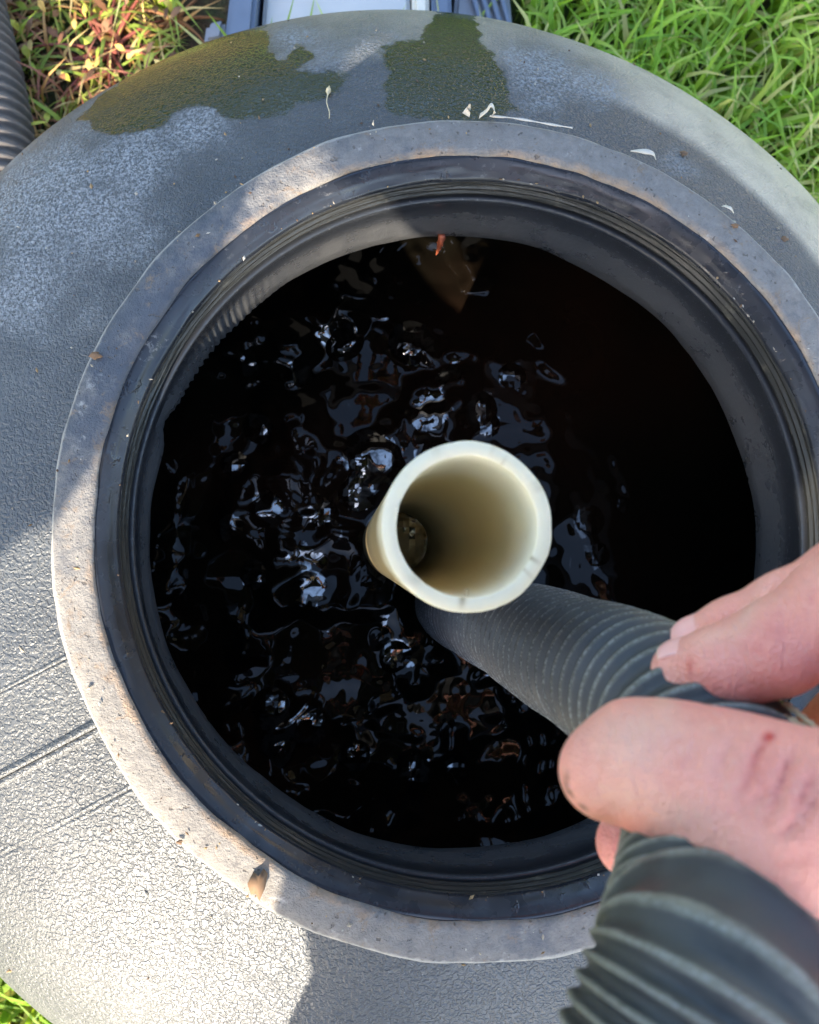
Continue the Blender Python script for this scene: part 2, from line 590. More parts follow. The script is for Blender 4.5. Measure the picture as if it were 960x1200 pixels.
th = np.linspace(0, 2 * math.pi, 96, endpoint=False)
V = [np.c_[r * np.cos(th), r * np.sin(th), np.full(96, GROUND)] for r in (.30, .8, 1.6, 5, 20, 120)]
V = np.concatenate(V)
for k in range(1, 3):
    sl = slice(96 * k, 96 * (k + 1)); V[sl, 2] += .012 * vnoise(V[sl] * 6)
F = [[k * 96 + j, k * 96 + (j + 1) % 96, (k + 1) * 96 + (j + 1) % 96, (k + 1) * 96 + j] for k in range(5) for j in range(96)]
ground = mesh_obj('ground', V, F, mat_ground())
tag(ground, 'brown soil and short turf of the lawn around the black tank', None, None, 'structure')

# ---------------------------------------------------------------- the tank
WET = [[(-0.2149, 0.2322), (-0.1936, 0.2127), (-0.1696, 0.2124), (-0.1386, 0.2274), (-0.1273, 0.2148), (-0.0997, 0.2184), (-0.0693, 0.2326), (-0.0629, 0.2451), (-0.0753, 0.2508), (-0.0938, 0.2491), (-0.0834, 0.2615), (-0.0912, 0.2724), (-0.1022, 0.2627), (-0.1076, 0.2753), (-0.1129, 0.3212), (-0.1461, 0.3087), (-0.1876, 0.2892)], [(-0.0057, 0.3342), (0.0131, 0.3328), (0.0128, 0.2846), (0.0216, 0.2501), (0.0290, 0.2270), (0.0039, 0.2173), (-0.0438, 0.2171), (-0.0460, 0.2393), (-0.0467, 0.2698), (-0.0240, 0.2821)]]
CHALK = [(-0.2298, 0.1768, 0.060, 1.00), (-0.1790, 0.1917, 0.040, 0.90), (-0.1443, 0.2112, 0.030, 0.80), (-0.0778, 0.2659, 0.035, 0.60), (-0.0972, 0.2804, 0.030, 0.70), (-0.0542, 0.2737, 0.030, 0.60), (0.0469, 0.2624, 0.035, 0.95), (0.0717, 0.2567, 0.030, 0.80), (-0.1982, 0.1566, 0.050, 0.90), (-0.2317, 0.1253, 0.050, 0.80), (0.0342, 0.2401, 0.030, 0.60), (-0.1326, 0.1674, 0.040, 0.35), (-0.2090, 0.0823, 0.050, 0.40), (0.1208, 0.2057, 0.020, 0.50), (0.1015, 0.1852, 0.020, 0.50)]
SEAMS = [((-0.1740, -0.0911), (-0.2579, -0.1366), 0.005, 0.0026), ((-0.1869, -0.0587), (-0.2463, -0.0885), 0.003, 0.0012), ((-0.1580, -0.1195), (-0.2407, -0.1644), 0.004, 0.0008)]
OC = np.array([-0.0118, -0.0036])          # the shell sits a little off the mouth
_r = np.linspace(0, .3490, 1400)
_a = np.radians(np.interp(_r, [0, .12, .2, .262, .272, .314, .337, .3445, .3490], [8, 13, 16, 22, 27, 42, 60, 72, 84]))
_z = -np.r_[0, np.cumsum(np.tan(.5 * (_a[1:] + _a[:-1])) * np.diff(_r))]
_z = _z - np.interp(.2, _r, _z) - .036


def tank_z(xy):
    return np.interp(np.hypot(xy[:, 0] - OC[0], xy[:, 1] - OC[1]), _r, _z)


NTH = 480
th = np.arange(NTH) * 2 * math.pi / NTH
cs = np.c_[np.cos(th), np.sin(th)]
V = []
for k, t_ in enumerate(1 - (1 - np.linspace(0, 1, 74)) ** 1.35):
    q = .190 * cs * (1 - t_) + (OC + .3489 * cs) * t_
    z = tank_z(q) + .0011 * vnoise(np.c_[q * 14 + 9, np.full(NTH, .5)], 3) * min(1, 4 * t_)
    V.append(np.c_[q, z])
ze = float(_z[-1])
for rr, z in ((.351, ze - .012), (.3525, ze - .03), (.3545, ze - .08), (.3555, -.30), (.3555, -.425), (.348, -.50)):
    V.append(np.c_[OC + rr * cs, np.full(NTH, z)])
m = len(V)
V = np.concatenate(V)
j = np.arange(NTH); j2 = (j + 1) % NTH
F = np.concatenate([np.c_[k * NTH + j, k * NTH + j2, (k + 1) * NTH + j2, (k + 1) * NTH + j] for k in range(m - 1)])


def poly_sd(xy, poly):
    poly = np.array(poly)
    d = np.full(len(xy), 9.0); inside = np.zeros(len(xy), bool)
    for a, b in zip(poly, np.roll(poly, -1, 0)):
        ab = b - a
        t = np.clip(((xy - a) @ ab) / (ab @ ab), 0, 1)
        d = np.minimum(d, np.linalg.norm(xy - a - t[:, None] * ab, axis=1))
        c = ((a[1] > xy[:, 1]) != (b[1] > xy[:, 1]))
        with np.errstate(divide='ignore', invalid='ignore'):
            xi = (b[0] - a[0]) * (xy[:, 1] - a[1]) / (b[1] - a[1]) + a[0]
        inside ^= c & (xy[:, 0] < xi)
    return np.where(inside, -d, d)


wet = np.full(len(V), .2)
for P in WET: wet = np.minimum(wet, poly_sd(V[:, :2], P))
chalk = np.zeros(len(V))
for x, y, s, a in CHALK: chalk = np.maximum(chalk, a * np.exp(-((V[:, 0] - x) ** 2 + (V[:, 1] - y) ** 2) / s ** 2))
tank = empty('plastic_tank', (0, 0, GROUND))
tag(tank, 'round black embossed plastic tank with a wide open mouth', 'tank')
an = np.arctan2(V[:, 1] - OC[1], V[:, 0] - OC[0]); rr = np.hypot(V[:, 0] - OC[0], V[:, 1] - OC[1])
beige_sheen = np.clip((rr - .262) / .008, 0, 1) * np.maximum(np.exp(-((an - .85) / .60) ** 4), .55 * np.exp(-((an - 1.45) / .55) ** 4)) * np.clip(1 - 1.1 * chalk, 0, 1)  # painted sheen: bright horizon mirrored on the upper right shell
shell = mesh_obj('tank_shell', V, F, M_TANK, tank, attrs={'wet': wet, 'chalk': chalk, 'beige_sheen': beige_sheen})


def rim_dr(th, k):
    a = ring_noise(th, 40, 11, 3)
    return .0011 * a * (k > 0), .0004 * ring_noise(th, 60, 5, 2) * (k > 1)


RIM = [(.1935, -.050), (.1942, -.030), (.1943, -.006), (.1940, -.0022), (.1925, -.0004), (.188, .0006), (.183, .0014), (.1785, .002), (.1762, .0018), (.1752, .0008), (.1748, -.003)]
V, F = lathe(RIM, 720, rim_dr)
ang = np.arctan2(V[:, 1], V[:, 0])
dust = .42 * np.exp(-((np.angle(np.exp(1j * (ang - 1.45))) / .7) ** 2)) + .45 * np.exp(-((np.angle(np.exp(1j * (ang + 2.55))) / .8) ** 2)) + .18 * np.exp(-((np.angle(np.exp(1j * (ang - .6))) / .5) ** 2)) - .35 * np.exp(-((np.angle(np.exp(1j * (ang - 2.75))) / .5) ** 2)) + .05 * np.exp(-((np.angle(np.exp(1j * (ang + 1.4))) / .5) ** 2))  # dust arcs, raised along the sunlit arc, thinned to paint the shaded left
mesh_obj('rim_ring', V, F, M_RIM, tank, attrs={'dust': dust})


def band_dr(th, k):
    return .00035 * ring_noise(th, 50, 21 + k, 3), .0003 * ring_noise(th, 70, 31 + k, 2)


V, F = lathe([(.1762, -.001), (.1750, .0004), (.1735, -.0003), (.1715, -.0016), (.1697, -.0030), (.1690, -.0040), (.1672, -.0052), (.1662, -.0064), (.1661, -.009)], 720, band_dr)
mesh_obj('seal_band', V, F, M_BAND, tank)


def neck_dr(th, k):
    return .0002 * ring_noise(th, 50, 41 + k, 3), 0 * th


V, F = lathe([(.1667, -.0062), (.1660, -.0078), (.1654, -.0086), (.1655, -.0094), (.1662, -.0102), (.1661, -.0116), (.1650, -.0122), (.1648, -.0132), (.1656, -.0140), (.1656, -.0152), (.1645, -.0160), (.1643, -.0170), (.1651, -.0178), (.1658, -.0200), (.1662, -.024)], 720, neck_dr)
mesh_obj('neck_wall', V, F, M_NECK, tank)


def lip_dr(th, k):
    d = .0004 * ring_noise(th, 40, 51, 2) * (k > 3)
    z = np.zeros_like(th)
    if k >= 7:                                   # knife-cut edge, wavy and chattered
        d = d + .0010 * ring_noise(th, 26, 61 + (k > 8), 3)
        chat = np.exp(-((np.angle(np.exp(1j * (th - 2.55))) / .22) ** 2))
        d = d - .0009 * chat * np.sin(th * 220)
        d = d + .0035 * np.exp(-((np.angle(np.exp(1j * (th - 2.80))) / .05) ** 2))
        z = .002 * ring_noise(th, 14, 71, 2)
    return d, z


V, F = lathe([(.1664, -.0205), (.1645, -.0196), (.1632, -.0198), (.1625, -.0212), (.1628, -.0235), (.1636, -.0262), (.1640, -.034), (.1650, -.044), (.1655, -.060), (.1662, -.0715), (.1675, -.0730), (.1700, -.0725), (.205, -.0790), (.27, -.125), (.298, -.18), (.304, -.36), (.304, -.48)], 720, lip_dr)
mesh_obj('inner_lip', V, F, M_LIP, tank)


# raised mould seams running outwards on the left of the shell, and the thin flash line between them
def seam(a, b, w, hgt, name):
    a = np.array(a); b = np.array(b)
    n = 60
    P = a + (b - a) * np.linspace(0, 1, n)[:, None]
    d = (b - a) / np.linalg.norm(b - a); nrm = np.array([-d[1], d[0]])
    V = []
    for o, hh in ((-w, -.001), (-w * .55, hgt), (-.1 * w, hgt * 1.1), (0, -.0002), (.12 * w, hgt * .9), (w * .55, hgt * .8), (w, -.001)):
        q = P + nrm * o
        V.append(np.c_[q, tank_z(q) + hh])
    V = np.concatenate(V)
    F = [[k * n + i, k * n + i + 1, (k + 1) * n + i + 1, (k + 1) * n + i] for k in range(6) for i in range(n - 1)]
    me = mesh_obj(name, V, F, M_TANK, tank, fix=True, attrs={'wet': np.full(len(V), .2), 'chalk': np.zeros(len(V))})
    return me


for a, b, w, hg in SEAMS: seam(a, b, w, hg, 'mould_seam')

# rusty drip hanging from the cut edge
p0 = fz(517, 279, -.0715)
V = []; F = []
P, s = catmull([p0 + np.array([0, .001, .003]), p0 + np.array([0, -.0015, -.002]), p0 + np.array([.0003, -.0010, -.012]), p0 + np.array([0.0002, -.0006, -.022])], .0008)
V, F = tube(P, s, lambda s, t: .0021 * (1 - .8 * (s / s.max()) ** 1.2) * (1 + .25 * np.sin(3 * t + s * 900)), 8, True)
tag(mesh_obj('rust_drip', V, F, plain('rusty sludge', (.30, .075, .035), .4), tank), 'rust red drip under the cut edge')

# ---------------------------------------------------------------- water
WZ = -.185
n = 220
g = np.linspace(-.45, .45, n)
X, Y = np.meshgrid(g, g, indexing='ij')
V = np.c_[X.ravel(), Y.ravel(), np.full(n * n, WZ)]
V[:, 2] += .007 * np.exp(-((V[:, :2] - fz(437, 545, WZ)[:2]) ** 2).sum(1) / .022 ** 2)
wavy = 1.0 - .95 / (1 + np.exp(-(V[:, 0] - .075 + .2 * np.clip(V[:, 1], -.1, .2)) / .018))
base_xy = fp(468, 635, .545)[:2]
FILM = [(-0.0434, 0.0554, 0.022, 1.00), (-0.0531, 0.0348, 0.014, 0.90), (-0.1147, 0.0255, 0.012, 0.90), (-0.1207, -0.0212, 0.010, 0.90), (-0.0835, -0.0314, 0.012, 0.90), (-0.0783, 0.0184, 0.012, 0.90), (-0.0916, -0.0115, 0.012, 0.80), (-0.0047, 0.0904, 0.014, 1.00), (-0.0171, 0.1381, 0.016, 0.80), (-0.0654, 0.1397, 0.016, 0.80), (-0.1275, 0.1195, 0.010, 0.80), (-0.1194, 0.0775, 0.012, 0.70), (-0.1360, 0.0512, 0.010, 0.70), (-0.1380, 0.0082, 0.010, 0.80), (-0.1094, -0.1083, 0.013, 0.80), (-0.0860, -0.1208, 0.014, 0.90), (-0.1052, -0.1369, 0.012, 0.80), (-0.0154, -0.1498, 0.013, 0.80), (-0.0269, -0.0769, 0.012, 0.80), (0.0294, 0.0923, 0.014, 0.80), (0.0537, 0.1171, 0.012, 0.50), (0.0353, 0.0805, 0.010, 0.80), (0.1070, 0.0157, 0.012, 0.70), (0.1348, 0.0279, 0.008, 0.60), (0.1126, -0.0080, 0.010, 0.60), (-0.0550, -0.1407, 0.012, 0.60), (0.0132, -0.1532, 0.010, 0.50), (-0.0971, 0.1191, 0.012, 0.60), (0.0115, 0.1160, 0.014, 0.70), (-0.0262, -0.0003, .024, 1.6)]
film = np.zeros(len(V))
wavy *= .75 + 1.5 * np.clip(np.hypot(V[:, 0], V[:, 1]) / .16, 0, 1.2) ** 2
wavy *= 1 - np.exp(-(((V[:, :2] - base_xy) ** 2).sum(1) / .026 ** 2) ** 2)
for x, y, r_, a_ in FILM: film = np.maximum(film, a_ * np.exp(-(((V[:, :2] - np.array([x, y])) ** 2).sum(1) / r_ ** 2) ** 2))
i, j = np.meshgrid(np.arange(n - 1), np.arange(n - 1), indexing='ij')
a = (i * n + j).ravel(); F = np.c_[a, a + n, a + n + 1, a + 1]
keep = (np.hypot(V[F][:, :, 0], V[F][:, :, 1]) < .301).all(1)
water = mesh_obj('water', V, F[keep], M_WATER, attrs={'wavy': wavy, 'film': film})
tag(water, 'dark brown rippled water standing inside the black tank', None, None, 'structure')

# ---------------------------------------------------------------- white pipe
tip = fp(548, 617, .229); base = fp(468, 635, .545)
ax = (tip - base) / np.linalg.norm(tip - base)
A = np.cross(ax, [0, 1, 0]); A /= np.linalg.norm(A); B = np.cross(ax, A)
L = np.linalg.norm(tip - base) + .12
RO, RI = .0241, .0199
prof_p = [(RO, L)] + [(RO, L * t) for t in (.8, .6, .45, .35, .28, .22, .17, .12, .08, .05, .03, .012, .004)] + [(RO - .0001, .0004), (RO - .0004, 0), (RI + .0003, 0), (RI, .0004)] + [(RI, L * t) for t in (.004, .012, .03, .05, .08, .12, .17, .22, .28, .35, .45, .6, .8)] + [(RI, L)]
NP = 240
th = np.arange(NP) * 2 * math.pi / NP
V = []; stain = []
for k, (r, d) in enumerate(prof_p):
    rr = r + (.00025 * ring_noise(th, 30, 81, 2) if 13 < k < 18 else 0)
    ringv = tip - ax * d + np.outer(rr * np.cos(th), A) + np.outer(rr * np.sin(th), B)
    V.append(ringv)
    nz = ring_noise(th, 14, 91 + k // 3, 2)
    if k <= 13: st = np.clip((d - .003) / .045 + .40 * nz + .25 * np.clip(np.cos(th - np.arctan2((ROT @ np.array([-.6, -.75, 0])) @ B, (ROT @ np.array([-.6, -.75, 0])) @ A)), 0, 1), 0, 1) * .95
    elif k < 16: st = np.clip(.55 * ring_noise(th, 40, 97, 3) - .25, 0, .8)
    elif k < 18:
        st = np.clip(.10 * nz - .1, 0, 1)
        for sx, sy, w_, a_ in ((541, 714, .045, .9), (636, 660, .03, .8), (472, 694, .10, .35), (600, 525, .02, .4), (628, 677, .018, .6)):
            v_ = fp(sx, sy, .2285) - tip
            st = np.maximum(st, a_ * np.exp(-(np.angle(np.exp(1j * (th - math.atan2(v_ @ B, v_ @ A)))) / w_) ** 2))
    else: st = np.clip((d - .05) / .10 + .22 * ring_noise(th, 5, 99, 2), .0, 1) * .42
    stain.append(st)
V = np.concatenate(V); stain = np.concatenate(stain)
m = len(prof_p)
F = [[k * NP + j, k * NP + (j + 1) % NP, (k + 1) * NP + (j + 1) % NP, (k + 1) * NP + j] for k in range(m - 1) for j in range(NP)]
pipe = mesh_obj('white_pipe', V, F, M_PVC, None, fix=True, attrs={'stain': stain})
tag(pipe, 'open white plastic pipe standing up out of the dark water, browned lower down', 'pipe')
# tiny hair-thin fibre loop on the pipe's mouth
q0 = fp(548, 703, .2325)
P, s = catmull([q0 + ROT @ np.array(v) * .001 for v in ((0, 0, .2), (-.9, 1.5, .6), (-.6, 3.0, .5), (.3, 3.0, .4), (.2, 1.0, .5), (.6, -1.4, .4), (-.1, -2.4, .3))], .0002)
V, F = tube(P, s, lambda s, t: .00009 + 0 * t, 5)
tag(mesh_obj('fibre', V, F, M_SEED), 'tiny looped tan fibre lying on the near edge of the white pipe', 'fibre')

# ---------------------------------------------------------------- ribbed hose
RH = .0232
hp = [fp(520, 705, .60), fp(535, 712, .50), fp(562, 722, .43), fp(599, 737, .378), fp(664, 768, .303), fp(735, 803, .250), fp(800, 850, .216), fp(840, 920, .197), fp(850, 1000, .184), fp(838, 1100, .168), fp(815, 1200, .155)]
hp += [W(.036, -.175, .221), W(.036, -.235, .226), W(.036, -.30, .205), W(.036, -.36, .145), W(.036, -.405, .05), W(.036, -.43, -.06), W(.03, -.455, -.20), W(.00, -.49, -.33), W(-.06, -.52, -.392), W(-.2, -.62, -.396), W(-.45, -.80, -.396), W(-.7, -.8, -.396)]
P, s = catmull(hp, .0007)
PITCH = .0077


pit = np.interp(s, [.36, .44], [PITCH, .0040])
PHASE = np.r_[0, np.cumsum(np.diff(s) / (.5 * (pit[1:] + pit[:-1])))]


def rib(s, t, pitch=None, amp=.0022, R=RH):
    x = (s / pitch if pitch else PHASE[:, None]) + t / (2 * math.pi)
    return R - (amp if pitch else amp + .0014 * np.clip((s - .62) / .04, 0, 1)) * (1 - np.abs(np.sin(math.pi * x)) ** 2.8) + .0003 * np.sin(3 * np.sin(s * 40) + 2 * t)


NH = 72
V, F = tube(P, s, lambda s, t: rib(s, t), NH)
th = np.arange(NH) * 2 * math.pi / NH
x = PHASE[:, None] + th[None, :] / (2 * math.pi)
crest = (np.abs(np.sin(math.pi * x)) ** 2.8).ravel()
grime = np.clip((s - .34) / .10, 0, 1)[:, None] * np.ones((1, NH))
hose = mesh_obj('hose', V, F, M_HOSE, None, fix=True, attrs={'crest': crest, 'grime': grime.ravel()})
tag(hose, 'black ribbed suction hose gripped by the hand, dipping into the tank beside the white pipe', 'hose')

# ---------------------------------------------------------------- the person
def build_hand():
    segs = []
    f_index = [(fp(805, 790, .207), .0090), (fp(850, 782, .201), .0099), (fp(908, 760, .196), .0107), (fp(985, 712, .190), .0118), (fp(1075, 715, .183), .0130)]
    f_mid = [(fp(819, 757, .219), .0079), (fp(862, 741, .214), .0086), (fp(922, 716, .208), .0094), (fp(1000, 680, .202), .0108), (fp(1085, 690, .192), .0125)]
    f_ring = [(fp(738, 988, .217), .0088), (fp(790, 985, .232), .0088), (fp(880, 940, .235), .0092), (fp(1000, 850, .222), .0105), (fp(1110, 790, .200), .0125)]
    f_pinky = [(fp(800, 1030, .222), .0072), (fp(850, 1030, .230), .0076), (fp(940, 985, .232), .0082), (fp(1050, 920, .217), .0095), (fp(1125, 870, .200), .0115)]
    thumb = [(fp(706, 905, .1885), .0098), (fp(745, 893, .1865), .0126), (fp(800, 908, .181), .0142), (fp(872, 938, .174), .0166), (fp(950, 975, .167), .0182), (fp(1045, 985, .165), .0210), (fp(1130, 950, .175), .0225)]
    palm = [(fp(1120, 760, .186), fp(1200, 890, .192), .0150, .0175), (fp(1115, 850, .198), fp(1220, 900, .198), .0155, .0180), (fp(1080, 720, .186), fp(1120, 850, .199), .0125, .0130), (fp(1130, 950, .176), fp(1230, 905, .192), .0215, .0190)]
    wrist = (fp(1210, 895, .195), fp(1420, 930, .205), .0240, .0270)

    def chain(p, L, k=.004):
        d = None
        for (a, ra), (b, rb) in zip(L[:-1], L[1:]):
            c = cone(p, a, b, ra, rb)
            d = c if d is None else smin(d, c, k)
        return d

    # knuckle wrinkles on the thumb: soft grooves across the joint
    tn = ROT @ np.array([0, 0, 1.0])
    grooves = []
    for (a, b, dep) in (((895, 866), (868, 935), .0009), ((930, 880), (905, 945), .0014), ((900, 925), (872, 960), .0009), ((955, 900), (930, 955), .0009), ((848, 885), (842, 925), .0007), ((945, 960), (890, 990), .0006), ((815, 868), (812, 905), .0004), ((960, 1000), (915, 1015), .0005), ((862, 862), (842, 900), .0005), ((880, 935), (848, 965), .0006), ((925, 930), (885, 972), .0008), ((960, 935), (915, 985), .0007), ((745, 845), (738, 880), .0003), ((770, 850), (762, 900), .0003), ((955, 1030), (900, 1040), .0004), ((975, 890), (945, 960), .0010)):
        grooves.append((fp(*a, .155), fp(*b, .155), dep))

    def f(p):
        d = smin(chain(p, f_index), chain(p, f_mid), .0012)
        d = smin(d, smin(chain(p, f_ring), chain(p, f_pinky), .0012), .0015)
        t = chain(p, thumb, .007)
        pl = None
        for a, b, ra, rb in palm:
            c = cone(p, a, b, ra, rb)
            pl = c if pl is None else smin(pl, c, .012)
        pl = smin(pl, cone(p, *wrist), .02)
        d = smin(d, pl, .008)
        d = smin(d, t, .005)
        # grooves: distance to a line seen from above, only on the camera side
        q = (p - CAM) @ ROT
        dep = -q[..., 2]
        X = q[..., 0] / dep; Y = q[..., 1] / dep
        for a, b, g in grooves:
            qa = (a - CAM) @ ROT; qb = (b - CAM) @ ROT
            ax_, ay_ = qa[0] / -qa[2], qa[1] / -qa[2]; bx, by = qb[0] / -qb[2], qb[1] / -qb[2]
            ux, uy = bx - ax_, by - ay_; l2 = ux * ux + uy * uy
            tt = np.clip(((X - ax_) * ux + (Y - ay_) * uy) / l2, 0, 1)
            dd = ((X - ax_ - tt * ux) ** 2 + (Y - ay_ - tt * uy) ** 2)
            d = d + 1.05 * g * np.exp(-dd / .0050 ** 2) * np.clip(1.6 * np.sin(math.pi * np.clip(tt, .08, .92)), 0, 1) * (dep < .172)
        return d
    pts = np.array([a for L in (f_index, f_mid, f_ring, f_pinky, thumb) for a, r in L] + [wrist[0], wrist[1]])
    lo = pts.min(0) - .03; hi = pts.max(0) + .03
    V, F = nets(lambda p: f(np.asarray(p, np.float32)), lo.astype(np.float32), hi.astype(np.float32), .00125)
    return V, F, dict(index=f_index, mid=f_mid, ring=f_ring, thumb=thumb, wrist=wrist)


HV, HF, HS = build_hand()


def near(V, p, s): return np.exp(-((V - p) ** 2).sum(1) / s ** 2)


def to_px(V):
    Q = (V - CAM) @ ROT
    return np.c_[480 + FPX * Q[:, 0] / -Q[:, 2], 600 - FPX * Q[:, 1] / -Q[:, 2]], ((V[:, 2] < .26) & (V[:, 2] > .08) & (V[:, 1] > -.2) & (Q[:, 2] < -.05)).astype(float)


def hand_paint(PX, on):
    def spot(x, y, sx, sy=None, rot=0):
        sy = sy or sx
        dx, dy = PX[:, 0] - x, PX[:, 1] - y
        c, s_ = math.cos(rot), math.sin(rot)
        return np.exp(-((dx * c + dy * s_) / sx) ** 2 - ((-dx * s_ + dy * c) / sy) ** 2)
    red = .10 + .35 * spot(830, 815, 60, 25) + .30 * spot(890, 900, 28, 42, .4) + .5 * spot(718, 985, 40, 40) + .30 * spot(940, 790, 60, 30) + .20 * spot(945, 930, 30, 60) + .2 * spot(905, 740, 60, 30)
    pale = .5 * spot(735, 880, 50, 35) + .35 * spot(720, 935, 40, 20) + .5 * spot(780, 815, 16, 20) + .4 * spot(835, 745, 26, 9, -.35) + .4 * spot(800, 960, 70, 30, .5) + .45 * spot(875, 720, 10, 34, .5) + .3 * spot(760, 850, 50, 18)
    for a, b in (((895, 866), (868, 935)), ((930, 880), (905, 945)), ((955, 900), (930, 955))):
        mx, my = (a[0] + b[0]) / 2, (a[1] + b[1]) / 2
        red += .45 * spot(mx, my, 4, 30, math.atan2(b[1] - a[1], b[0] - a[0]) - math.pi / 2)
    wound = np.clip(1.3 * spot(901, 864, 6, 5), 0, 1) + .75 * spot(808, 783, 3.2, 8, .1) + .6 * spot(804, 804, 3.5, 3) + .35 * spot(893, 878, 2.5, 10, .5)
    dirt = .6 * spot(664, 912, 3, 8, .1) + 1.0 * spot(668, 929, 2.5, 5, -.5) + .9 * spot(683, 946, 2.5, 6, -.95) + .5 * spot(663, 922, 2.5, 12, .1)
    return dict(red=np.clip(red, 0, 1) * on, pale=np.clip(pale, 0, 1) * on, wound=np.clip(wound, 0, 1) * on, dirt=np.clip(dirt, 0, 1) * on)


# head, neck, left hand in the same body mesh (all behind or above the camera)
SHR = W(.15, .02, .64); SHL = W(-.27, .01, .64); CH = W(-.05, .03, .65); HIP = W(-.14, -.62, .575)
EL = W(.32, -.13, .38)
HEAD = W(-.05, .27, .70)


def body_f(p):
    d = ell(p, HEAD, np.array([W(1, 0, 0), W(0, .80, -.6), W(0, .6, .80)]), (.078, .090, .115))
    d = smin(d, cone(p, HEAD + W(0, -.03, 0), CH + np.array([0, 0, .03]), .058, .065), .03)
    d = smin(d, cone(p, HEAD + W(0, .055, -.075), HEAD + W(0, .085, -.10), .016, .012), .02)      # nose
    d = smin(d, cone(p, HEAD + W(-.02, .065, -.125), HEAD + W(.02, .065, -.125), .02, .02), .03)   # jaw
    for sgn in (-1, 1):
        d = smin(d, ell(p, HEAD + W(.082 * sgn, -.01, -.01), np.eye(3), (.016, .022, .034)), .008)  # ears
        d = np.maximum(d, -(np.linalg.norm(p - (HEAD + W(.032 * sgn, .10, -.045)), axis=-1) - .016))  # eye sockets
        d = smin(d, np.linalg.norm(p - (HEAD + W(.032 * sgn, .075, -.045)), axis=-1) - .018, .004)
    lh = W(-.34, -.46, .24)
    d2 = cone(p, lh, lh + W(.03, .05, -.05), .034, .03)
    for k in range(4):
        a = lh + W(-.01 + .022 * k, .06, -.05 + .004 * k)
        d2 = smin(d2, cone(p, a, a + W(.012, .03, -.07 - .006 * (k in (1, 2))), .0095, .008), .006)
    d2 = smin(d2, cone(p, lh + W(.03, .0, 0), lh + W(.09, .03, -.05), .013, .010), .01)
    d2 = smin(d2, cone(p, lh, W(-.42, -.41, .43), .03, .036), .03)
    d = np.minimum(d, d2)
    for a_, b_ in ((CH, HIP), (SHL, SHR), (SHL, W(-.43, -.40, .46)), (SHR, EL)):
        d = smin(d, cone(p, a_, b_, .036, .036), .02)
    d = np.minimum(d, cone(p, HS['wrist'][1] - (HS['wrist'][1] - HS['wrist'][0]) * .12, EL, .0262, .042))
    return d


BV, BF = nets(body_f, np.array([-.62, -.60, .02]), np.array([.45, .35, 1.0]), .008, True)
oa = mesh_obj('person', BV, BF, M_SKIN, None, fix=True); ob = mesh_obj('hand_source', HV, HF, None, None, fix=True)
md = oa.modifiers.new('join', 'BOOLEAN'); md.operation = 'UNION'; md.object = ob; md.solver = 'EXACT'
bpy.context.view_layer.update()
me = bpy.data.meshes.new_from_object(oa.evaluated_get(bpy.context.evaluated_depsgraph_get()))
oa.modifiers.clear(); bpy.data.objects.remove(ob)
PV = np.zeros(len(me.vertices) * 3, np.float32); me.vertices.foreach_get('co', PV); PV = PV.reshape(-1, 3)
PF = [list(pl.vertices) for pl in me.polygons]
bpy.data.objects.remove(oa)
PX, onhand = to_px(PV)
hand_attrs = hand_paint(PX, onhand)
person = mesh_obj('person', PV, PF, M_SKIN, None, attrs=hand_attrs)
tag(person, 'bending person in dark clothes whose bare right hand grips the black ribbed hose', 'person')


def jacket_f(p):
    d = cone(p, HIP + np.array([0, 0, .05]), CH + np.array([0, 0, .0]), .155, .15)
    d = smin(d, cone(p, SHL, SHR, .10, .10), .09)
    d = smin(d, cone(p, SHR, EL, .075, .060), .04)
    wv = HS['wrist'][1]
    d = smin(d, cone(p, EL, wv + (EL - wv) * .22, .060, .047), .03)
    le = W(-.43, -.40, .46)
    d = smin(d, cone(p, SHL, le, .078, .062), .04)
    d = smin(d, cone(p, le, W(-.36, -.43, .27), .060, .048), .03)
    d = d + .004 * np.sin(p[..., 0] * 70 + 2 * np.sin(p[..., 2] * 40)) * np.sin(p[..., 1] * 55)
    return d


V, F = nets(jacket_f, np.array([-.72, -.95, .15]), np.array([.55, .15, 1.0]), .014, True)
mesh_obj('jacket', V, F, M_COAT, person, fix=True)


def trousers_f(p):
    # left leg, right leg, seat: the gap between them lets the sun through
    dl = smin(cone(p, W(-.255, -.60, .52), W(-.264, -.58, .34), .105, .096), smin(cone(p, W(-.264, -.58, .34), W(-.340, -.56, .10), .096, .086), cone(p, W(-.340, -.56, .10), W(-.375, -.62, -.36), .086, .068), .02), .02)
    dr_ = smin(cone(p, W(-.035, -.60, .50), W(.085, -.58, .25), .108, .097), smin(cone(p, W(.085, -.58, .25), W(.135, -.56, .09), .097, .086), cone(p, W(.135, -.56, .09), W(.125, -.62, -.36), .084, .068), .02), .02)
    d = smin(dl, dr_, .02)
    d = smin(d, cone(p, W(-.23, -.62, .595), W(-.05, -.62, .595), .135, .135), .05)
    return d + .004 * np.sin(p[..., 2] * 60 + 2 * np.sin(p[..., 0] * 30))


V, F = nets(trousers_f, np.array([-.75, -.85, -.42]), np.array([.15, -.30, .75]), .012, True)
mesh_obj('trousers', V, F, M_DENIM, person, fix=True)
for u in (-.378, .126):
    def shoe_f(p, u=u):
        d = smin(cone(p, W(u, -.66, -.375), W(u, -.47, -.392), .042, .034), cone(p, W(u, -.62, -.36), W(u, -.62, -.32), .045, .05), .02)
        return np.maximum(d, GROUND + .003 - p[..., 2])
    c = W(u, -.56, -.36)
    V, F = nets(shoe_f, c - .17, c + np.array([.17, .17, .12]), .008, True)
    mesh_obj('shoe', V, F, M_SHOE, person, fix=True)


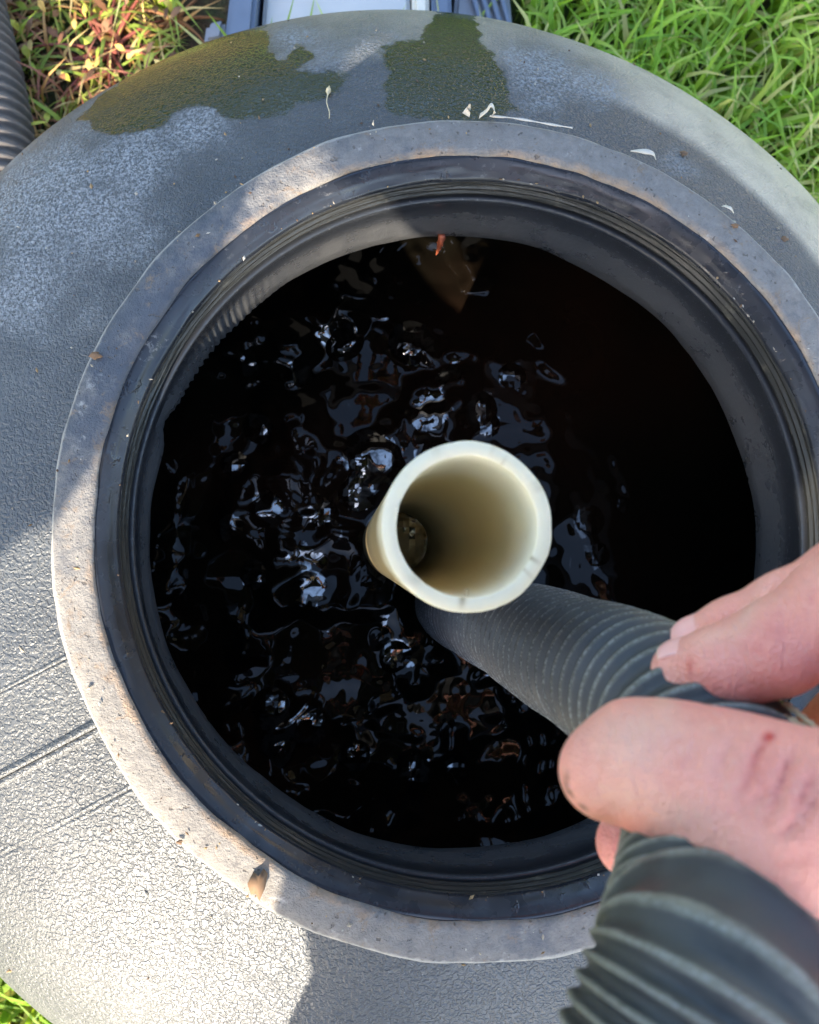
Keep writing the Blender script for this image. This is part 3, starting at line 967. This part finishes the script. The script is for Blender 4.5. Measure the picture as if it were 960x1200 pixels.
def hair_f(p):
    d = ell(p, HEAD + W(0, -.012, .012), np.array([W(1, 0, 0), W(0, .80, -.6), W(0, .6, .80)]), (.088, .102, .122))
    d = np.maximum(d, -ell(p, HEAD + W(0, .075, -.075), np.array([W(1, 0, 0), W(0, .80, -.6), W(0, .6, .80)]), (.088, .095, .10)))
    return d + .003 * np.sin(p[..., 0] * 160) * np.sin(p[..., 1] * 150)


V, F = nets(hair_f, HEAD - .16, HEAD + .16, .008, True)
mesh_obj('hair', V, F, M_HAIR, person, fix=True)


def mat_nail():
    q = NT('finger nail')
    t = q.attr('tipw')
    n1 = q.noise(300, 3)
    base = q.mix(n1, (.90, .42, .37), (.95, .52, .46))
    base = q.mix(t, base, (.88, .62, .50))
    q.set(Base_Color=base, Roughness=.33, Subsurface_Weight=.2, Subsurface_Radius=(.004, .0015, .001), Subsurface_Scale=.5)
    return q.m


M_NAIL = mat_nail()


def nail(ctr, tipdir, nrm, r, length, width_ang, label=None, back=0.0):
    """curved plate lying on a finger of radius r; ctr on the finger axis at the plate's middle"""
    t = tipdir / np.linalg.norm(tipdir); nn = nrm - t * (nrm @ t); nn /= np.linalg.norm(nn); b = np.cross(t, nn)
    nu, nv = 15, 15
    V = []; tw = []
    for layer in (0, 1):
        for i in range(nu):
            x = (i / (nu - 1) - .5) * length
            e = i / (nu - 1)
            wa = width_ang * (1 - .30 * max(0, .25 - e) / .25 * .8)
            for j in range(nv):
                y = (j / (nv - 1) - .5) * 2
                a = y * wa
                lx = x + (.0012 * (1 - y * y) if e > .5 else -.0016 * (1 - y * y)) * abs(2 * e - 1)
                rr = math.sqrt(max(r * r - max(0, lx + back) ** 2, 1e-6)) + (.00030 if layer == 0 else -.0006)
                V.append(ctr + t * lx + (nn * math.cos(a) + b * math.sin(a)) * rr)
                tw.append(min(1, max(0, (e - .93) / .05)))
    F = []
    m = nu * nv
    for i in range(nu - 1):
        for j in range(nv - 1):
            q = i * nv + j
            F.append([q, q + 1, q + nv + 1, q + nv]); F.append([m + q, m + q + nv, m + q + nv + 1, m + q + 1])
    bnd = [i * nv for i in range(nu)] + [(nu - 1) * nv + j for j in range(1, nv)] + [i * nv + nv - 1 for i in range(nu - 2, -1, -1)] + [j for j in range(nv - 2, 0, -1)]
    for a, b2 in zip(bnd, bnd[1:] + bnd[:1]): F.append([a, b2, m + b2, m + a])
    o = mesh_obj('nail', np.array(V), F, M_NAIL, person, fix=True, attrs={'tipw': np.array(tw)})
    if label: o['label'] = label
    return o


up = ROT @ np.array([0, 1, 0.0]); tow = ROT @ np.array([0, 0, 1.0]); lft = ROT @ np.array([-1.0, 0, 0])
d = HS['index'][0][0] - HS['index'][1][0]
nail(HS['index'][0][0] - .0022 * d / np.linalg.norm(d), d, up * .98 + tow * .22, .0091, .0112, .72, back=-.0022)
d = HS['mid'][0][0] - HS['mid'][1][0]
nail(HS['mid'][0][0] - .0022 * d / np.linalg.norm(d), d, up * .80 + tow * .62, .0080, .0125, .74, back=-.0022)
d = HS['thumb'][0][0] - HS['thumb'][1][0]
nail(HS['thumb'][0][0] + .12 * d, d, -tow * .75 - up * .25, .0100, .013, .9, 'dirty rimmed thumb nail')

# ---------------------------------------------------------------- drain pipe on the ground, upper left
dp = [fz(-95, -130, -.372), fz(-62, -30, -.372), fz(-38, 60, -.372), fz(-20, 150, -.372), fz(-12, 215, -.372), fz(-12, 300, -.372)]
P, s = catmull(dp, .0016)
V, F = tube(P, s, lambda s, t: rib(s, t * 0, .0105, .0055, .043), 32)
crest = (np.abs(np.sin(math.pi * s[:, None] / .0105)) ** .65 * np.ones((1, 32))).ravel()
tag(mesh_obj('drain_pipe', V, F, M_DRAIN, None, fix=True, attrs={'crest': crest, 'grime': crest * 0}), 'grey corrugated drain pipe lying on the weeds at the upper left', 'drain pipe')


# ---------------------------------------------------------------- grey things lying behind the tank
def slab(name, corners, z0, z1, mat, parent, bev=.004):
    c = np.array(corners)
    bm = bmesh.new()
    lo = [bm.verts.new((x, y, z0)) for x, y in c]; hi = [bm.verts.new((x, y, z1)) for x, y in c]
    bm.faces.new(lo[::-1]); bm.faces.new(hi)
    k = len(c)
    for i in range(k): bm.faces.new((lo[i], lo[(i + 1) % k], hi[(i + 1) % k], hi[i]))
    bmesh.ops.recalc_face_normals(bm, faces=bm.faces)
    bmesh.ops.bevel(bm, geom=bm.edges[:], offset=bev, segments=2, affect='EDGES')
    me = bpy.data.meshes.new(name); bm.to_mesh(me); bm.free()
    me.materials.append(mat)
    o = bpy.data.objects.new(name, me); col.objects.link(o)
    if parent: o.parent = parent; o.location = -np.array(parent.location)
    return o


def quad(pxs, z): return [tuple(fz(x, y, z)[:2]) for x, y in pxs]


lid = empty('crate_lid', tuple(fz(400, -20, GROUND)))
tag(lid, 'pale grey flat lid with blue grey edge frame lying behind the tank at the top', 'lid')
slab('lid_panel', quad([(318, -120), (478, -120), (482, 40), (306, 40)], -.37), GROUND + .004, -.370, M_BOARD, lid)
slab('lid_strip', quad([(482, -120), (502, -120), (504, 40), (484, 40)], -.366), GROUND + .004, -.366, M_CREAM, lid)
slab('lid_frame', quad([(505, -120), (526, -120), (531, 40), (507, 40)], -.362), GROUND + .004, -.362, M_FRAME, lid)
slab('lid_frame', quad([(283, -120), (311, -120), (296, 50), (262, 50)], -.35), GROUND + .004, -.350, M_FRAME, lid)
slab('lid_corner', quad([(242, 25), (264, 20), (262, 46), (238, 50)], -.36), GROUND + .004, -.360, M_GREYP, lid)
tray = empty('grey_tray', tuple(fz(572, -20, GROUND)))
tag(tray, 'dark grey ribbed plastic tray behind the tank, right of the grey lid', 'tray')
slab('tray_body', quad([(545, -120), (586, -120), (603, 40), (530, 40)], -.38), GROUND + .004, -.380, M_GREYP, tray)
for k in range(4):
    x = 546 + 11 * k
    P, s = catmull([fz(x - 2, -110, -.378), fz(x + 2, -30, -.376), fz(x + 10, 0, -.376), fz(x + 20, 35, -.378)], .004)
    V, F = tube(P, s, lambda s, t: .0028 + 0 * t, 8, True)
    mesh_obj('tray_rib', V, F, M_FRAME, tray)

# ---------------------------------------------------------------- grass
def blades(name, xy, length, width, tints, lean, mat, z=GROUND):
    n = len(xy); S = 4
    az = rng.uniform(0, 2 * math.pi, n)
    L = length * rng.uniform(.55, 1.25, n); w = width * rng.uniform(.6, 1.3, n)
    ln = lean * rng.uniform(.3, 1.5, n)
    V = np.zeros((n, (S + 1) * 2 - 1, 3), np.float32)
    dirx, diry = np.cos(az), np.sin(az)
    tw = az + math.pi / 2 + rng.normal(0, .5, n)
    for k in range(S + 1):
        t = k / S
        hor = L * (ln * t ** 2.8) / np.sqrt(1 + ln ** 2)
        ver = L * (t - .35 * np.clip(ln, 0, 2) * t ** 2.8) / np.sqrt(1 + .25 * ln ** 2)
        cx, cy, cz = xy[:, 0] + dirx * hor, xy[:, 1] + diry * hor, z + np.maximum(ver, .001)
        ww = w * (1 - t ** 2.8) * .5
        if k < S:
            V[:, 2 * k] = np.c_[cx - np.cos(tw) * ww, cy - np.sin(tw) * ww, cz]
            V[:, 2 * k + 1] = np.c_[cx + np.cos(tw) * ww, cy + np.sin(tw) * ww, cz]
        else: V[:, 2 * k] = np.c_[cx, cy, cz]
    m = V.shape[1]
    base = np.arange(n)[:, None] * m
    F = []
    for k in range(S - 1): F.append(base + np.array([2 * k, 2 * k + 1, 2 * k + 3, 2 * k + 2]))
    quads = np.concatenate(F); tris = base + np.array([2 * S - 2, 2 * S - 1, 2 * S])
    c = np.array(tints)[rng.integers(0, len(tints), n)] * rng.uniform(.7, 1.25, (n, 1))
    c = np.repeat(c, m, 0)
    return mesh_obj(name, V.reshape(-1, 3), quads.tolist() + tris.tolist(), mat, attrs={'tint': c})


def scatter(n, x0, x1, y0, y1, test):
    p = np.c_[rng.uniform(x0, x1, n), rng.uniform(y0, y1, n)]
    return p[test(p)]


out_tank = lambda p: np.hypot(p[:, 0] - OC[0], p[:, 1] - OC[1]) > .357
weedy = lambda p: (p[:, 0] < -.135 + .15 * vnoise(np.c_[p * 9, np.zeros(len(p))], 4)) & (p[:, 1] > -.05)
blocked = lambda p: (p[:, 0] > -.22) & (p[:, 0] < .115) & (p[:, 1] > .46) & (p[:, 1] < .72)
G = scatter(62000, -1.0, 1.1, -1.0, 1.15, lambda p: out_tank(p) & ~weedy(p) & ~blocked(p))
tag(blades('grass', G, .095, .0064, [(.25, .42, .04), (.32, .49, .06), (.19, .35, .04), (.39, .51, .10), (.54, .52, .20)], 1.0, M_GRASS), 'long bright green lawn grass around the tank', None, None, 'stuff')
G = scatter(16000, -1.0, .0, -.1, 1.1, lambda p: out_tank(p) & weedy(p) & ~blocked(p))
tag(blades('dry_grass', G, .060, .0040, [(.50, .28, .10), (.36, .40, .07), (.54, .40, .16), (.34, .13, .08), (.26, .34, .05)], 1.8, M_LITTER), 'thin dry and yellowing weeds behind the tank on the left', None, None, 'stuff')

# leaf litter: small oval leaves, orange, yellow and green
G = scatter(8000, -1.0, .0, -.1, 1.1, lambda p: out_tank(p) & weedy(p) & ~blocked(p))
n = len(G)
V = []; F = []; T = []
tl = np.array([(.66, .44, .12), (.58, .58, .09), (.40, .50, .07), (.45, .19, .08), (.58, .46, .18), (.22, .10, .05), (.30, .16, .08), (.12, .06, .03)])
for i in range(n):
    L_, w_ = random.uniform(.008, .022), random.uniform(.003, .008)
    a = random.uniform(0, 6.28); tilt = random.gauss(0, .5); rl = random.gauss(0, .5)
    e = np.array([math.cos(a) * math.cos(tilt), math.sin(a) * math.cos(tilt), math.sin(tilt)])
    sd = np.array([-math.sin(a) * math.cos(rl), math.cos(a) * math.cos(rl), math.sin(rl)])
    c = np.array([*G[i], GROUND + random.uniform(.004, .05)])
    b0 = len(V)
    for t, ww in ((-.5, 0), (-.2, .8), (.15, 1), (.5, 0)):
        p = c + e * L_ * t + np.array([0, 0, -.12 * L_ * (2 * t) ** 2])
        if ww: V += [p - sd * w_ * ww * .5, p + sd * w_ * ww * .5]
        else: V.append(p)
    F += [[b0, b0 + 1, b0 + 2], [b0 + 1, b0 + 3, b0 + 4, b0 + 2], [b0 + 3, b0 + 5, b0 + 4]]
    T += [tl[random.randrange(len(tl))] * random.uniform(.7, 1.2)] * 6
tag(mesh_obj('leaf_litter', np.array(V), F, M_LITTER, smooth=False, attrs={'tint': np.array(T)}), 'orange and yellow fallen leaves among the weeds', None, None, 'stuff')


# rosette weeds with red stalks
def rosette(px, py, n, L, red_, label):
    c = fz(px, py, GROUND + .01); c[2] = GROUND + .004
    r0 = empty('weed_plant', tuple(c))
    tag(r0, label, 'weed', 'red stalked weeds behind the tank')
    for k in range(n):
        a = 2 * math.pi * k / n + random.gauss(0, .25); l = L * random.uniform(.6, 1.2); hgt = random.uniform(.25, .7)
        d = np.array([math.cos(a), math.sin(a), 0])
        P, s = catmull([c, c + d * l * .3 + [0, 0, l * .35 * hgt], c + d * l * .7 + [0, 0, l * .5 * hgt], c + d * l + [0, 0, l * (.5 * hgt - .1)]], .006)
        V, F = tube(P, s, lambda s, t: .0026 * (1 - .75 * s / s.max()) * (1 + 0 * t), 6, True)
        tint = np.tile(np.array(red_) * random.uniform(.7, 1.3), (len(V), 1))
        st = mesh_obj('stalk', V, F, M_LITTER, r0, attrs={'tint': tint})
    return r0


rosette(128, 58, 15, .075, (.26, .075, .055), 'dull red rosette weed with curved stalks left of the grey lid')
rosette(45, 18, 11, .055, (.34, .17, .07), 'small tan rosette weed beside the grey drain pipe')
rosette(205, 20, 9, .05, (.28, .13, .06), 'small brownish rosette weed nearest the grey lid')


# ---------------------------------------------------------------- bits on the rim and shell
def ribbon(name, pts, w, mat, label, cat, group=None, thick=.0003):
    P, s = catmull(pts, .0008)
    T, A, B = frames(P)
    k = len(P)
    sd = np.cross(T, [0, 0, 1.0]); sd /= np.maximum(np.linalg.norm(sd, axis=1), 1e-6)[:, None]
    ww = (np.array([w(t) for t in np.linspace(0, 1, k)]))[:, None]
    V = np.concatenate([P - sd * ww, P + sd * ww, P + sd * ww * .9 + [0, 0, thick], P - sd * ww * .9 + [0, 0, thick]])
    F = []
    for i in range(k - 1):
        for a, b in ((0, 1), (1, 2), (2, 3), (3, 0)): F.append([a * k + i, b * k + i, b * k + i + 1, a * k + i + 1])
    F += [[0, k, 2 * k, 3 * k], [k - 1, 2 * k - 1, 3 * k - 1, 4 * k - 1]]
    return tag(mesh_obj(name, V, F, mat, None, fix=True), label, cat, group)


RZ = .0006
SG = 'pale shavings on the rim'
ribbon('plastic_shaving', [fz(546, 135, RZ), fz(549, 128, .004), fz(551, 122, .010)], lambda t: .0018 * (1 - t) + .0002, M_SHAVE, 'small upright pale shaving at the top edge of the rim, left of the long strand', 'shaving', SG)
ribbon('plastic_shaving', [fz(562, 136, RZ), fz(570, 130, .006), fz(576, 123, .011), fz(580, 131, .006), fz(577, 135, RZ)], lambda t: .0014 * (1 - .6 * t), M_SHAVE, 'curled pale shaving at the top edge of the rim where the long strand starts', 'shaving', SG)
ribbon('plastic_shaving', [fz(574, 136, .001), fz(605, 139, .0008), fz(640, 145, .0008), fz(671, 150, .0012)], lambda t: .0004 + .0002 * math.sin(19 * t), M_SHAVE, 'long thin pale strand along the upper right outer edge of the rim', 'shaving', SG)
ribbon('plastic_shaving', [fz(739, 177, .001), fz(752, 177, .005), fz(765, 180, .006), fz(769, 188, .001)], lambda t: .0013 * (1.1 - abs(2 * t - .9)), M_SHAVE, 'broad bent pale shaving on the upper right outer edge of the rim', 'shaving', SG)
ribbon('plastic_shaving', [fz(848, 241, .001), fz(856, 244, .005), fz(860, 250, .001)], lambda t: .0011 * (1 - t) + .0002, M_SHAVE, 'tiny star-like pale shaving on the right outer edge of the rim', 'shaving', SG)
ribbon('plastic_shaving', [fz(437, 147, .001), fz(438, 141, .005)], lambda t: .0007 * (1 - t) + .0001, M_SHAVE, 'tiny pale burr standing on the top left edge of the rim', 'shaving', SG)
# seed with a thin stalk lying on the shell
def on_shell(px, py, lift=.0012):
    r = ROT @ np.array([(px - 480) / FPX, -(py - 600) / FPX, -1.0])
    t = np.linspace(.35, .62, 2500); P = CAM + r * t[:, None]
    k = np.argmax(P[:, 2] < tank_z(P) + lift)
    return P[k]


sp = [on_shell(386, 139, .0010), on_shell(386, 131, .002), on_shell(383, 120, .003), on_shell(384, 112, .003), on_shell(386, 101, .0016)]
P, s = catmull(sp, .0006)
V, F = tube(P, s, lambda s, t: (.00028 + .0012 * np.exp(-((s / s.max() - .82) / .11) ** 2)) * (1 + 0 * t), 7, True)
tag(mesh_obj('seed', V, F, M_SEED, None), 'tan seed with a thin curved stalk lying on the wet shell above the rim', 'seed')


def crumb(px, py, size, label, shell_=False, mat=None, z=.0012):
    c = on_shell(px, py, .0006) if shell_ else fz(px, py, z)
    bm = bmesh.new(); bmesh.ops.create_icosphere(bm, subdivisions=2, radius=1)
    for v in bm.verts:
        k = 1 + .45 * math.sin(v.co.x * 3.1 + px) * math.cos(v.co.y * 4.3 + py)
        v.co = Vector((v.co.x * size * k, v.co.y * size * .7 * k, v.co.z * size * .4)) + Vector(c)
    me = bpy.data.meshes.new('crumb'); bm.to_mesh(me); bm.free(); me.materials.append(mat or M_CRUMB)
    o = bpy.data.objects.new('crumb', me); col.objects.link(o)
    return tag(o, label, 'crumb', 'brown crumbs on the rim and shell')


crumb(112, 416, .0024, 'dark brown crumb on the left part of the rim in the shade')
crumb(210, 987, .0014, 'dark crumb at the lower left outer edge of the rim in the sun')
crumb(802, 180, .0022, 'tan crumb on the shell to the right of the broad bent shaving', True)
crumb(919, 280, .0022, 'tan crumb on the shell at the far right beyond the rim', True)
crumb(862, 265, .0018, 'small brown crumb on the right outer edge of the rim')
# leaf flake on the lower left of the rim
c = fz(300, 1040, .0016)
fl = [(290, 1036), (297, 1022), (303, 1027), (309, 1018), (314, 1024), (311, 1040), (304, 1056), (300, 1048), (294, 1048)]
V = [fz(x, y, .0022 + .004 * math.exp(-((x - 306) / 6) ** 2)) for x, y in fl] + [fz(303, 1036, .006)]
V += [v - np.array([0, 0, .0004]) for v in V]
k = len(fl)
F = [[i, (i + 1) % k, k] for i in range(k)] + [[(i + 1) % k + k + 1, i + k + 1, 2 * k + 1] for i in range(k)] + [[i, i + k + 1, (i + 1) % k + k + 1, (i + 1) % k] for i in range(k)]
tag(mesh_obj('leaf_flake', np.array(V), F, M_CRUMB, None, fix=True), 'ragged brown leaf flake on the lower left of the rim', 'leaf')

# strands of twine under the fingers
for pts, r in ((((905, 838, .196), (930, 846, .190), (948, 858, .187), (965, 868, .184)), .0009), (((920, 824, .196), (938, 838, .191), (955, 852, .187), (972, 862, .184)), .0007)):
    P, s = catmull([fp(*q) for q in pts], .0006)
    V, F = tube(P, s, lambda s, t: r * (1 + .3 * np.sin(s * 2500 + t)), 7, True)
    o = mesh_obj('twine', V, F, M_SEED)
    tag(o, 'thicker frayed twine strand between finger and thumb' if r > .0008 else 'thinner frayed twine strand just under the index finger', 'twine', 'twine strands in the grip')


# ---------------------------------------------------------------- beyond the lawn: what the wet shell mirrors
def box_part(name, lo, hi, mat, parent, M):
    bm = bmesh.new(); bmesh.ops.create_cube(bm, size=1)
    for v in bm.verts:
        v.co = M @ Vector([lo[k] + (v.co[k] + .5) * (hi[k] - lo[k]) for k in range(3)])
    me = bpy.data.meshes.new(name); bm.to_mesh(me); bm.free(); me.materials.append(mat)
    o = bpy.data.objects.new(name, me); col.objects.link(o); o.parent = parent
    return o


house = empty('house', (0, 0, 0))
tag(house, 'single storey cream house standing beyond the lawn behind the tank', 'house')
M = Matrix.Translation((4.6, 7.2, GROUND)) @ Matrix.Rotation(-.50, 4, 'Z')
M_WALL = plain('cream render', (.74, .66, .50), .8, .002, .06, 8)
M_GLASS = plain('dark window glass', (.03, .035, .04), .08)
M_ROOF = plain('brown roof tiles', (.12, .07, .05), .8, .01, .3, 12)
box_part('wall', (-5, 0, 0), (5, 6, 2.7), M_WALL, house, M)
box_part('roof', (-5.4, -.4, 2.703), (5.4, 6.4, 2.95), M_ROOF, house, M)
box_part('roof', (-5.0, .8, 2.953), (5.0, 5.2, 3.8), M_ROOF, house, M)
for x in (-1.2, 2.6):
    w = box_part('window', (x, -.03, 1.0), (x + 1.2, -.002, 2.1), M_CREAM, house, M)
    o = box_part('pane', (x + .07, -.05, 1.07), (x + 1.13, -.032, 2.03), M_GLASS, w, M)
box_part('door', (.9, -.04, .02), (1.8, -.002, 2.05), M_FRAME, house, M)

n = 9000
u = rng.uniform(-5, 3.4, n); hh = rng.uniform(0, 1, n); dd = rng.normal(0, .3, n)
top = 1.9 + .25 * vnoise(np.c_[u * 1.3, u * 0, u * 0], 8)
C0 = np.c_[u - 1.2, 4.9 + .06 * u * u * .3 + dd, GROUND + .05 + hh * top]
a = rng.normal(size=(n, 3)); a /= np.linalg.norm(a, axis=1)[:, None]
b = np.cross(a, rng.normal(size=(n, 3))); b /= np.linalg.norm(b, axis=1)[:, None]
sz = rng.uniform(.05, .12, (n, 1))
V = np.stack([C0 - a * sz, C0 + b * sz * .6, C0 + a * sz, C0 - b * sz * .6], 1).reshape(-1, 3)
F = np.arange(4 * n).reshape(-1, 4)
T = np.repeat(np.array([(.10, .18, .025), (.14, .22, .035), (.07, .13, .02)])[rng.integers(0, 3, n)], 4, 0)
hedge = empty('hedge', (0, 0, 0))
tag(hedge, 'leafy green hedge across the lawn left of the house', 'hedge')
tag(mesh_obj('foliage', V, F, M_GRASS, hedge, smooth=False, attrs={'tint': T}), kind='stuff')
for k in range(9):
    x = -5.5 + k * .95
    P, s = catmull([(x, 4.95 + .02 * (x + 1.2) ** 2, GROUND - .02), (x + .04, 4.95 + .02 * (x + 1.2) ** 2, .3), (x - .05, 4.9 + .02 * (x + 1.2) ** 2, 1.0)], .1)
    V, F = tube(P, s, lambda s, t: .03 - .015 * s / s.max() + 0 * t, 7, True)
    mesh_obj('stem', V, F, M_CRUMB, hedge)

# tiny grit, seeds and plastic dust strewn over the rim and the shell
V = []; F = []; T = []
gt = [(.36, .31, .24), (.20, .12, .06), (.42, .40, .36), (.10, .06, .04), (.36, .24, .12)]
for k in range(420):
    a = random.uniform(0, 6.283)
    if k < 190: rr_ = random.choice([random.uniform(.176, .194), random.uniform(.1662, .1685)]); c = np.array([rr_ * math.cos(a), rr_ * math.sin(a), .0016 if rr_ > .17 else -.0050])
    else:
        rr_ = random.uniform(.20, .325); xy = OC + rr_ * np.array([math.cos(a), math.sin(a)])
        if np.hypot(*xy) < .198: continue
        c = np.array([*xy, float(tank_z(xy[None])[0]) + .0006])
    sz = random.uniform(.0002, .0007) * (1.6 if random.random() < .12 else 1)
    el = random.uniform(1, 2.6); b = random.uniform(0, 3.14)
    e1 = np.array([math.cos(b), math.sin(b), 0]) * sz * el; e2 = np.array([-math.sin(b), math.cos(b), 0]) * sz; e3 = np.array([0, 0, sz * .7])
    b0 = len(V)
    V += [c + e1, c + e2, c - e1, c - e2, c + e3, c - e3]
    F += [[b0 + i, b0 + (i + 1) % 4, b0 + 4] for i in range(4)] + [[b0 + (i + 1) % 4, b0 + i, b0 + 5] for i in range(4)]
    T += [np.array(random.choice(gt))] * 6
tag(mesh_obj('grit', np.array(V), F, M_LITTER, None, smooth=False, attrs={'tint': np.array(T)}), 'tiny grit and seed dust strewn over the rim and shell', None, None, 'stuff')
